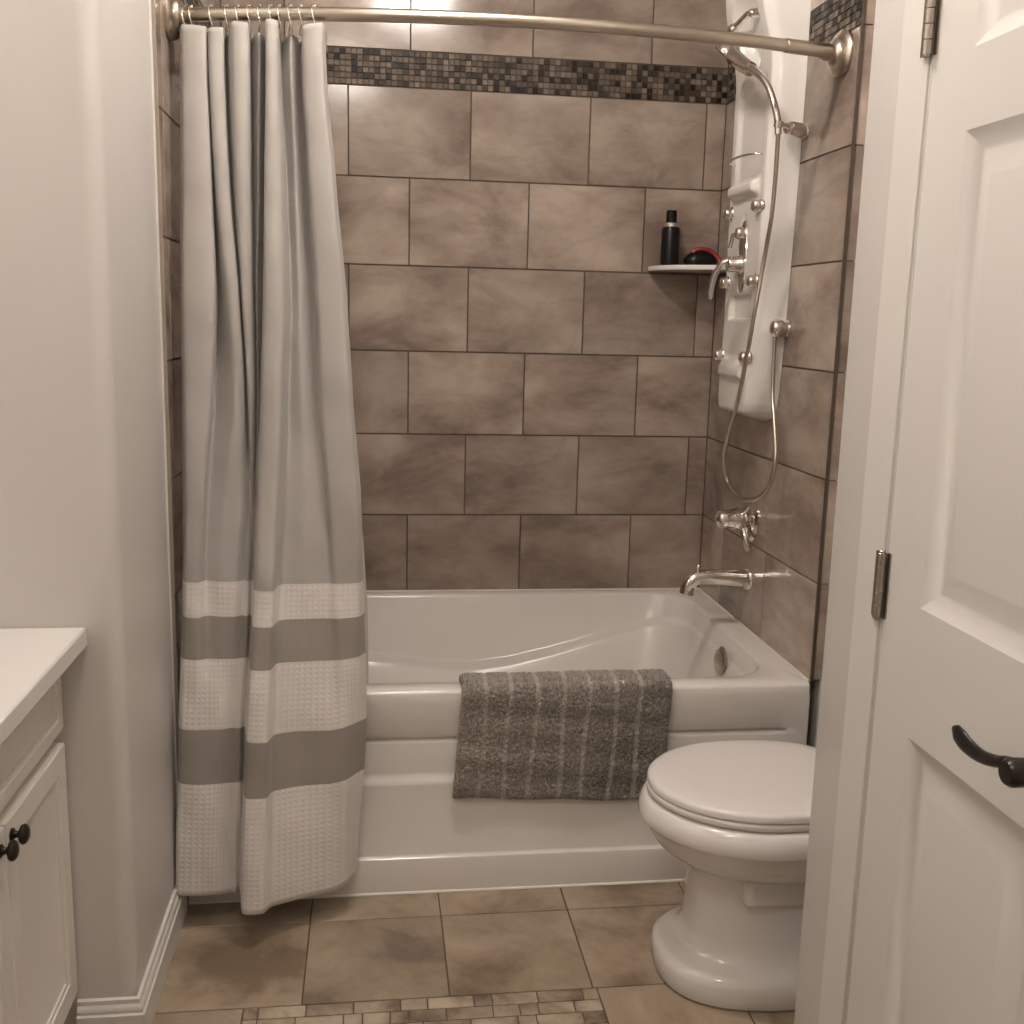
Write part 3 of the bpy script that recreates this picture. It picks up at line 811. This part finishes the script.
def curtain_bm():
    bm = new(); uvl = bm.loops.layers.uv.new('cloth')
    NS = 14; NL = len(LEV); NP = 20
    # vertical refinement first, then across
    vrows = []
    for i in range(NL - 1):
        steps = max(3, int((LEV[i] - LEV[i+1]) / 0.012))
        for k in range(steps + (1 if i == NL - 2 else 0)):
            t = k / steps
            z = lerp(LEV[i], LEV[i+1], t)
            row = []
            for j in range(NP):
                a, b, c, d = [CURT[min(max(q, 0), NL - 1)][j] for q in (i - 1, i, i + 1, i + 2)]
                row.append((cr1(a[0], b[0], c[0], d[0], t, 0.8), cr1(a[1], b[1], c[1], d[1], t, 0.8)))
            vrows.append((z, row))
    grid = []
    for z, row in vrows:
        f = (LEV[0] - z) / (LEV[0] - LEV[-1])
        line = []
        for j in range(NP - 1):
            for k in range(NS + (1 if j == NP - 2 else 0)):
                t = k / NS
                q = [min(max(w, 0), NP - 1) for w in (j - 1, j, j + 1, j + 2)]
                x = cr1(*[row[w][0] for w in q], t, 0.75); y = cr1(*[row[w][1] for w in q], t, 0.75)
                top = lerp(TOPZ[j], TOPZ[j+1], t) * (1 - sst(0, 0.05, f))
                sag = lerp(SAG[j], SAG[j+1], t) * sst(0.45, 1.0, f) * 1.15
                u = (j + t) / (NP - 1)
                # small creases
                y += 0.0012 * math.sin(z*19 + u*40) * sst(0.0, 0.3, f) + 0.0008 * math.sin(z*47 + u*23)
                line.append(Vector((x, y, z + top + sag)))
        grid.append((z, line))
    # arc length at a mid level gives the cloth its own width
    mid = min(grid, key=lambda g: abs(g[0] - 0.8))[1]
    us = [0]
    for a, b in zip(mid, mid[1:]): us.append(us[-1] + (b - a).length)
    V = [[bm.verts.new(p) for p in l] for z, l in grid]
    for a in range(len(grid) - 1):
        for b in range(len(us) - 1):
            fc = bm.faces.new((V[a][b], V[a+1][b], V[a+1][b+1], V[a][b+1]))
            for l, (r, c) in zip(fc.loops, ((a, b), (a+1, b), (a+1, b+1), (a, b+1))): l[uvl].uv = (us[c], grid[r][0])
    return bm
cu = obj('shower_curtain', curtain_bm(), M['curtain'], smooth=180)
md = cu.modifiers.new('cloth_thickness', 'SOLIDIFY'); md.thickness = 0.0016; md.offset = 0
tag(cu, 'grey and white striped waffle shower curtain gathered at the left end of the rod', 'curtain')

# white vinyl liner hanging inside the tub
bm = new()
V = []
for a in range(61):
    t = a / 60; z = lerp(1.965, 0.455, t)
    row = []
    for b in range(121):
        u = b / 120
        x = lerp(0.022, lerp(0.325, 0.425, sst(0.0, 0.95, t)), u)
        y = lerp(rody(x) + 0.062, -0.812, sst(0.0, 0.7, t)) + 0.012 * math.sin(u * 38) * (1 - 0.4*t) + 0.014 * (1 - t)
        row.append(bm.verts.new((x, y, z)))
    V.append(row)
for a in range(60):
    for b in range(120): bm.faces.new((V[a][b], V[a+1][b], V[a+1][b+1], V[a][b+1]))
li = obj('shower_liner', bm, M['liner'], smooth=180)
md = li.modifiers.new('vinyl_thickness', 'SOLIDIFY'); md.thickness = 0.0006; md.offset = 0
tag(li, 'white vinyl liner hanging inside the tub behind the striped curtain', 'liner')

# curtain rings
def ring_bm(x):
    bm = new(); yc = rody(x); zc = rodz(x)
    pts = []
    for k in range(28):
        a = 2*PI*k/28
        pts.append((x + 0.004*math.sin(a*2), yc + 0.0185*math.cos(a), zc - 0.013 + 0.030*math.sin(a)))
    tube(bm, pts, 0.0016, 8, closed=True)
    lathe(bm, (x - 0.0045, yc, zc + 0.0165), (1, 0, 0), [(0, 0.001), (0.001, 0.0030), (0.008, 0.0030), (0.009, 0.001)], 10)
    return bm
rx = [0.036, 0.052, 0.095, 0.128, 0.152, 0.176, 0.198, 0.222, 0.240, 0.262, 0.285, 0.312]
names = ['leftmost', 'second', 'third', 'fourth', 'fifth', 'sixth', 'seventh', 'eighth', 'ninth', 'tenth', 'eleventh', 'rightmost']
for i, x in enumerate(rx):
    o = obj('curtain_ring', ring_bm(x), M['chrome'], smooth=60)
    if i == 0: lab = 'thin metal curtain ring nearest the left rod flange'
    elif i == 11: lab = 'thin metal curtain ring at the free right edge of the curtain'
    else: lab = 'thin metal curtain ring, %s from the left rod flange' % names[i]
    tag(o, lab, 'curtain ring', 'rings holding the striped shower curtain')

# ------------------------------------------------------------------ shower panel
PC = -0.462              # panel centre line along the right wall
def half_w(z):
    return interp([(1.119, 0.040), (1.124, 0.066), (1.134, 0.095), (1.15, 0.115), (1.17, 0.126), (1.20, 0.132), (1.37, 0.146), (1.60, 0.157), (1.80, 0.165), (2.0, 0.168), (2.30, 0.163), (2.36, 0.12), (2.38, 0.06)], z)
def thick(z):
    t = 0.080 + 0.045 * sst(2.02, 2.26, z) + 0.010 * sst(1.42, 1.15, z)
    return t * sst(1.118, 1.150, z) ** 0.6 if z < 1.15 else t
def panel_x(s, z):
    w = half_w(z); u = abs(s) / w
    flat = 0.86
    h = 1.0 if u < flat - 0.05 else 1 - 0.30 * sst(flat - 0.05, 0.95, u) - 0.70 * sst(0.90, 1.0, u)
    t = thick(z) * h
    d = 0.0
    inner = sst(0.66, 0.54, u)
    d += 0.012 * inner * sst(1.76, 1.775, z) * sst(2.03, 1.995, z)            # flat bay behind the hand shower
    d -= 0.022 * sst(0.68, 0.55, u) * sst(1.715, 1.735, z) * sst(1.768, 1.752, z)   # soap ledge
    d += 0.016 * sst(0.60, 0.52, u) * sst(1.395, 1.402, z) * sst(1.470, 1.462, z)   # small box recess
    d -= 0.016 * sst(0.70, 0.60, u) * sst(1.232, 1.246, z) * sst(1.30, 1.26, z)     # lower lip
    e = math.sqrt((s / 0.098) ** 2 + ((z - 2.15) / 0.115) ** 2)                     # arched niche of the overhead jet
    d += 0.045 * sst(1.0, 0.72, e)
    e2 = math.sqrt((s / 0.036) ** 2 + ((z - 1.57) / 0.105) ** 2)
    d += 0.005 * sst(1.1, 0.9, e2)
    return W - 0.0006 - max(0.0, t - d * min(1, h * 1.2))
bm = new()
NSX, NZ = 96, 250
zs = [lerp(1.119, 2.379, k / NZ) for k in range(NZ + 1)]
F, Bk = [], []
for z in zs:
    w = half_w(z)
    F.append([bm.verts.new((panel_x(s, z), PC + s, z)) for s in [lerp(-w, w, k / NSX) for k in range(NSX + 1)]])
    Bk.append([bm.verts.new((W - 0.0004, PC - w, z)), bm.verts.new((W - 0.0004, PC + w, z))])
for a in range(NZ):
    for b in range(NSX): bm.faces.new((F[a][b], F[a+1][b], F[a+1][b+1], F[a][b+1]))
    bm.faces.new((F[a][0], Bk[a][0], Bk[a+1][0], F[a+1][0])); bm.faces.new((F[a][-1], F[a+1][-1], Bk[a+1][1], Bk[a][1]))
    bm.faces.new((Bk[a][0], Bk[a][1], Bk[a+1][1], Bk[a+1][0]))
bm.faces.new(F[0] + [Bk[0][1], Bk[0][0]]); bm.faces.new(F[-1] + [Bk[-1][1], Bk[-1][0]])
panel = thing('shower_tower', (W, PC, 1.12), 'tall white shower tower with chrome jets on the right tiled wall', 'shower tower')
obj('panel_body', bm, M['panel_plastic'], panel, smooth=60)
def on_panel(y, z): return panel_x(y - PC, z)
for y, z in ((-0.352, 1.690), (-0.582, 1.690), (-0.357, 1.498), (-0.580, 1.498), (-0.352, 1.296), (-0.570, 1.297)):
    bm = new(); x = on_panel(y, z)
    lathe(bm, (x + 0.004, y, z), (-1, 0.0, -0.05), [(0, 0.019), (0.006, 0.019), (0.009, 0.016), (0.012, 0.0165), (0.022, 0.0155), (0.028, 0.011), (0.030, 0.0)], 28)
    j = obj('body_jet', bm, M['chrome'], panel, smooth=45); j['label'] = 'round chrome spray jet'
bm = new()
my, mz = PC, 1.565; mxp = on_panel(my, mz)
R = []
for dx, f in ((0.004, 1.0), (-0.003, 1.0), (-0.006, 0.93), (-0.0065, 0.0)):
    if f == 0: break
    R.append([bm.verts.new((mxp + dx, my + 0.031*f*math.cos(a), mz + (0.098 if f == 1 else 0.094)*math.sin(a))) for a in [2*PI*k/48 for k in range(48)]])
for A, B in zip(R, R[1:]): bridge(bm, A, B)
bm.faces.new(R[0]); bm.faces.new(R[-1])
plate = obj('mixer_plate', bm, M['chrome'], panel, smooth=30); plate['label'] = 'oval chrome mixer plate'
bm = new()
lathe(bm, (mxp - 0.004, my, 1.545), (-1, 0, 0), [(0, 0.026), (0.010, 0.026), (0.014, 0.022), (0.034, 0.021), (0.042, 0.017), (0.046, 0.0)], 28)
lv = catmull([(mxp - 0.036, my, 1.556), (mxp - 0.058, my + 0.012, 1.545), (mxp - 0.072, my + 0.024, 1.515), (mxp - 0.078, my + 0.034, 1.475), (mxp - 0.078, my + 0.038, 1.450)], 6)
tube(bm, lv, lambda t: interp([(0, 0.011), (0.4, 0.008), (0.9, 0.0085), (1, 0.005)], t), 14)
obj('mixer_lever', bm, M['chrome'], panel, smooth=50)
bm = new()
lathe(bm, (mxp - 0.004, my, 1.628), (-1, 0, 0), [(0, 0.017), (0.016, 0.017), (0.022, 0.013), (0.024, 0)], 24)
tube(bm, [(mxp - 0.016, my, 1.628), (mxp - 0.030, my + 0.014, 1.624), (mxp - 0.034, my + 0.022, 1.590)], 0.0055, 12)
obj('diverter_knob', bm, M['chrome'], panel, smooth=45)
bm = new()
rl = catmull([(1.452, -0.352, 1.821), (1.420, -0.366, 1.822), (1.404, -0.41, 1.822), (1.400, -0.462, 1.822), (1.404, -0.515, 1.822), (1.420, -0.558, 1.822), (1.452, -0.572, 1.821)], 6)
tube(bm, rl, 0.003, 10)
obj('rail', bm, M['chrome'], panel, smooth=60)
bm = new()
a0 = Vector((1.418, -0.452, 2.192)); a1 = Vector((1.398, -0.40, 2.166))
lathe(bm, (1.452, -0.458, 2.196), (-1, 0.12, -0.1), [(0, 0.016), (0.006, 0.016), (0.016, 0.010), (0.026, 0.012), (0.034, 0.008), (0.036, 0)], 22)
tube(bm, [a0, a0.lerp(a1, 0.5), a1], 0.0085, 14)
lathe(bm, a1, (-0.5, 0.75, -0.5), [(-0.012, 0.0), (-0.010, 0.010), (0.0, 0.014), (0.010, 0.014), (0.018, 0.008), (0.02, 0)], 22)
obj('overhead_jet', bm, M['chrome'], panel, smooth=50)

# hand shower: head, curved handle and hose; its holder and the wall elbow
hs = thing('hand_shower', (1.40, -0.73, 1.88), 'chrome hand shower with long looping metal hose beside the white shower tower', 'hand shower')
bm = new()
hp = [(1.355, -0.560, 2.050), (1.362, -0.600, 2.030), (1.370, -0.650, 2.008), (1.378, -0.690, 1.985), (1.390, -0.716, 1.955), (1.400, -0.737, 1.912), (1.408, -0.746, 1.874), (1.410, -0.752, 1.838)]
tube(bm, catmull(hp, 6), lambda t: interp([(0, 0.014), (0.2, 0.0125), (0.5, 0.0085), (1, 0.0085)], t), 16)
obj('handle', bm, M['chrome'], hs, smooth=60)
bm = new()
fd = Vector((-0.55, 0.30, -0.80)).normalized()
hc = Vector((1.352, -0.515, 2.078))
lathe(bm, hc, fd, [(-0.030, 0.0), (-0.028, 0.012), (-0.018, 0.026), (-0.004, 0.036), (0.006, 0.039), (0.012, 0.038), (0.014, 0.034), (0.0145, 0)], 36)
tube(bm, [hc - fd*0.010, (1.354, -0.55, 2.058), (1.362, -0.600, 2.030), (1.369, -0.640, 2.010)], lambda t: 0.0215 - 0.004*t, 20)
obj('spray_head', bm, M['chrome'], hs, smooth=45)
bm = new()
hose = [(1.41, -0.752, 1.840), (1.418, -0.731, 1.736), (1.42, -0.715, 1.642), (1.42, -0.684, 1.546), (1.405, -0.683, 1.421), (1.4, -0.664, 1.319), (1.4, -0.612, 1.185), (1.42, -0.485, 1.064), (1.435, -0.426, 0.999), (1.45, -0.425, 0.936), (1.455, -0.505, 0.908), (1.46, -0.585, 0.910), (1.47, -0.660, 0.939), (1.475, -0.700, 0.99), (1.48, -0.700, 1.051), (1.485, -0.660, 1.138), (1.488, -0.630, 1.201), (1.489, -0.617, 1.293), (1.489, -0.616, 1.352)]
hpts = catmull(hose, 40)
k = [0]
def ripple(t):
    k[0] += 1
    return 0.0056 if k[0] % 2 else 0.0050
tube(bm, hpts, ripple, 10)
h = obj('hose', bm, M['nickel'], hs, smooth=60); h['label'] = 'flexible metal hose hanging in a loop'
el = thing('wall_elbow', (W, -0.616, 1.376), 'round chrome wall elbow feeding the hose at the edge of the shower tower', 'hose fitting')
bm = new()
lathe(bm, (W - 0.0006, -0.630, 1.376), (-1, 0.0, 0), [(0, 0.022), (0.004, 0.022), (0.008, 0.016), (0.012, 0.0155), (0.018, 0.020), (0.026, 0.0235), (0.040, 0.0235), (0.048, 0.018), (0.052, 0.008), (0.0525, 0)], 26)
obj('body', bm, M['chrome'], el, smooth=45)
bm = new(); lathe(bm, (1.489, -0.6165, 1.376), (0, 0, -1), [(-0.006, 0.006), (0.0, 0.010), (0.008, 0.0085), (0.022, 0.0085), (0.026, 0.0065)], 20)
tube(bm, [(1.489, -0.630, 1.376), (1.489, -0.6165, 1.376)], 0.0085, 14)
obj('outlet', bm, M['chrome'], el, smooth=45)
hb = thing('shower_holder', (W, -0.70, 1.862), 'chrome swivel holder on the wall gripping the hand shower', 'shower holder')
bm = new()
lathe(bm, (W - 0.0006, -0.648, 1.866), (-1, -0.72, 0), [(0, 0.019), (0.010, 0.019), (0.014, 0.014), (0.024, 0.014), (0.028, 0.019), (0.070, 0.018), (0.080, 0.014), (0.086, 0.006), (0.087, 0)], 26)
obj('stem', bm, M['chrome'], hb, smooth=45)
bm = new()
lathe(bm, (1.4095, -0.749, 1.856), (0.03, -0.15, 1), [(0.0, 0.0095), (0.0, 0.0115), (0.014, 0.0115), (0.014, 0.0095)], 24)
tube(bm, [(1.420, -0.744, 1.864), (1.446, -0.722, 1.864)], 0.006, 12)
obj('clamp', bm, M['chrome'], hb, smooth=45)

# ------------------------------------------------------------------ tub valve and spout
VY, VZ = -0.455, 0.828
valve = thing('tub_valve', (W, VY, VZ), 'chrome tub valve with lever below the hose loop', 'valve')
bm = new()
lathe(bm, (W - 0.0006, VY, VZ), (-1, 0, 0), [(0, 0.060), (0.004, 0.060), (0.010, 0.052), (0.013, 0.036), (0.014, 0.0)], 40)
obj('escutcheon', bm, M['chrome'], valve, smooth=40)
bm = new()
lathe(bm, (W - 0.012, VY, VZ + 0.004), (-1, 0, 0), [(0, 0.024), (0.012, 0.029), (0.020, 0.034), (0.036, 0.034), (0.048, 0.030), (0.066, 0.0265), (0.082, 0.027), (0.092, 0.022), (0.098, 0.010), (0.099, 0)], 32)
obj('handle', bm, M['chrome'], valve, smooth=45)
bm = new()
tube(bm, catmull([(W - 0.030, VY - 0.012, VZ - 0.018), (W - 0.028, VY - 0.028, VZ - 0.042), (W - 0.024, VY - 0.036, VZ - 0.064), (W - 0.018, VY - 0.036, VZ - 0.078)], 6), lambda t: interp([(0, 0.013), (0.5, 0.0105), (1, 0.0095)], t), 14)
tube(bm, [(W - 0.030, VY - 0.02, VZ + 0.024), (W - 0.030, VY - 0.045, VZ + 0.048)], lambda t: 0.0055 - 0.002*t, 10)
obj('lever', bm, M['chrome'], valve, smooth=45)
spout = thing('tub_spout', (W, -0.455, 0.66), 'curved chrome bath spout above the tub rim', 'spout')
bm = new()
lathe(bm, (W + 0.0006, -0.455, 0.655), (-1, 0, 0), [(0, 0.034), (0.004, 0.034), (0.010, 0.030), (0.012, 0.027)], 32)
obj('flange', bm, M['chrome'], spout, smooth=40)
bm = new()
sp = catmull([(W - 0.008, -0.455, 0.655), (W - 0.04, -0.455, 0.658), (W - 0.085, -0.455, 0.661), (W - 0.130, -0.455, 0.662), (W - 0.160, -0.455, 0.657), (W - 0.178, -0.455, 0.640), (W - 0.184, -0.455, 0.612)], 7)
tube(bm, sp, lambda t: interp([(0, 0.027), (0.3, 0.0235), (0.62, 0.020), (0.8, 0.0205), (0.93, 0.0195), (1, 0.0205)], t), 24)
lathe(bm, (W - 0.152, -0.455, 0.672), (0, 0, 1), [(0, 0.004), (0.016, 0.004), (0.018, 0.008), (0.025, 0.008), (0.028, 0.004), (0.0285, 0)], 16)
obj('spout_body', bm, M['chrome'], spout, smooth=55)

# ------------------------------------------------------------------ corner shelf and bottles
SZ = 1.556
bm = new()
arc = [(W - 0.0015, -0.0015), (W - 0.226, -0.0015), (W - 0.226, -0.018)]
for i in range(1, 14):
    a = PI/2 * i / 14
    arc.append((W - 0.228 + 0.14*math.sin(a)*1.0 + 0.0, -0.018 - 0.19*(1 - math.cos(a))*0.62))
arc = [(W - 0.0015, -0.0015), (W - 0.226, -0.0015)] + [(W - 0.226*math.cos(PI/2*k/16), -0.012 - 0.205*math.sin(PI/2*k/16)) for k in range(17)]
arc[-1] = (W - 0.0015, arc[-1][1])
prism(bm, arc, SZ - 0.015, SZ)
tag(obj('corner_shelf', bm, M['panel_plastic'], bevel=0.003), 'white corner shelf beside the shower tower', 'shelf')
bx, by = 1.343, -0.072
bot = thing('shampoo_bottle', (bx, by, SZ), 'tall black bottle with silver neck band on the corner shelf', 'bottle')
bm = new(); lathe(bm, (bx, by, SZ + 0.0005), (0, 0, 1), [(0, 0.027), (0.003, 0.0295), (0.105, 0.0285), (0.113, 0.026), (0.115, 0.022)], 32)
obj('body', bm, M['black_plastic'], bot, smooth=40)
bm = new(); lathe(bm, (bx, by, SZ + 0.1152), (0, 0, 1), [(0, 0.0225), (0.001, 0.0235), (0.011, 0.0235), (0.012, 0.0225)], 28)
obj('neck_band', bm, M['silver_band'], bot, smooth=40)
bm = new(); lathe(bm, (bx, by, SZ + 0.1272), (0, 0, 1), [(0, 0.0155), (0.001, 0.0165), (0.036, 0.0160), (0.038, 0.014), (0.0382, 0)], 28)
obj('cap', bm, M['black_plastic'], bot, smooth=40)
kx, ky = 1.436, -0.085
kit = thing('wash_case', (kx, ky, SZ), 'low black case with a red top lying on the corner shelf', 'case')
bm = new()
R = []
for z, a, b in ((0.0005, 0.044, 0.030), (0.004, 0.050, 0.036), (0.018, 0.052, 0.038), (0.032, 0.044, 0.032), (0.042, 0.030, 0.022), (0.045, 0.012, 0.01)):
    R.append([bm.verts.new((kx + a*math.copysign(abs(math.cos(q))**0.75, math.cos(q)), ky + b*math.copysign(abs(math.sin(q))**0.75, math.sin(q)), SZ + z)) for q in [2*PI*k/36 for k in range(36)]])
for A, B in zip(R, R[1:]): bridge(bm, A, B)
bm.faces.new(R[0]); bm.faces.new(R[-1])
obj('body', bm, M['black_plastic'], kit, smooth=60)
bm = new()
tube(bm, catmull([(kx - 0.030, ky - 0.012, SZ + 0.040), (kx - 0.012, ky - 0.014, SZ + 0.050), (kx + 0.014, ky - 0.014, SZ + 0.050), (kx + 0.034, ky - 0.016, SZ + 0.042), (kx + 0.050, ky - 0.022, SZ + 0.026), (kx + 0.054, ky - 0.026, SZ + 0.014)], 6), lambda t: 0.0075, 12)
c = obj('strap', bm, M['red'], kit, smooth=60); c['label'] = 'red strap'

# ------------------------------------------------------------------ lamps above the frame; the near-end ceiling one is added fill
for LXc, LYc, lab in ((0.60, -1.44, 'ceiling light with two glowing shades between vanity and bathtub'), (0.30, -2.85, 'added fill light with two glowing shades over the near end of the room')):
    cl = thing('ceiling_or_fill_light', (LXc, LYc, CEIL), lab, 'ceiling light', 'twin shade ceiling lights')
    bm = new(); lathe(bm, (LXc, LYc, CEIL - 0.0005), (0, 0, -1), [(0, 0.13), (0.012, 0.13), (0.022, 0.118), (0.024, 0)], 40)
    obj('base', bm, M['nickel'], cl, smooth=40)
    for dx in (-0.068, 0.068):
        bm = new(); lathe(bm, (LXc + dx, LYc, CEIL - 0.0245), (0, 0, -1), [(0, 0.022), (0.010, 0.04), (0.03, 0.052), (0.052, 0.050), (0.072, 0.034), (0.08, 0.012), (0.081, 0)], 28)
        obj('shade', bm, M['ceiling_glow' if LYc > -2 else 'rear_fill_glow'], cl, smooth=60)
vl = thing('vanity_light', (-0.65, -1.95, 2.08), 'vanity light bar with three glowing shades above the countertop', 'wall light')
bm = new(); box(bm, (-0.6510, -1.62, 2.05), (-0.625, -2.28, 2.12))
obj('backplate', bm, M['nickel'], vl, bevel=0.006)
for y in (-1.70, -1.95, -2.20):
    bm = new(); tube(bm, [(-0.626, y, 2.085), (-0.56, y, 2.085), (-0.53, y, 2.10)], 0.008, 12)
    obj('arm', bm, M['nickel'], vl, smooth=60)
    bm = new(); lathe(bm, (-0.53, y, 2.099), (0, 0, 1), [(-0.03, 0.0), (-0.03, 0.028), (0.0, 0.036), (0.05, 0.050), (0.09, 0.056), (0.095, 0.05), (0.096, 0)], 28)
    obj('shade', bm, M['vanity_glow'], vl, smooth=60)

# ------------------------------------------------------------------ camera, world, view
cam = bpy.data.cameras.new('camera'); co = bpy.data.objects.new('camera', cam); COL.objects.link(co)
F_PX = 1062.32
cam.sensor_width = 36.0; cam.lens = F_PX * 36.0 / 1024.0; cam.clip_start = 0.02
r = Vector((0.991482408, -0.127909960, 0.024529098)); dn = Vector((0.000998613, -0.180865060, -0.983507414)); fw = Vector((0.130236850, 0.975154794, -0.179196793))
Mx = Matrix((r, -dn, -fw)).transposed().to_4x4()
Mx.translation = Vector((0.434829, -3.348281, 1.384092))
co.matrix_world = Mx
S.camera = co
w = bpy.data.worlds.new('world'); S.world = w; w.use_nodes = True
w.node_tree.nodes['Background'].inputs['Color'].default_value = (1.0, 0.88, 0.76, 1)
w.node_tree.nodes['Background'].inputs['Strength'].default_value = 0.02
S.view_settings.view_transform = 'Standard'
try: S.view_settings.look = 'None'
except Exception: pass
S.view_settings.gamma = 1.0
S.view_settings.exposure = 0.70
S.view_settings.use_curve_mapping = False
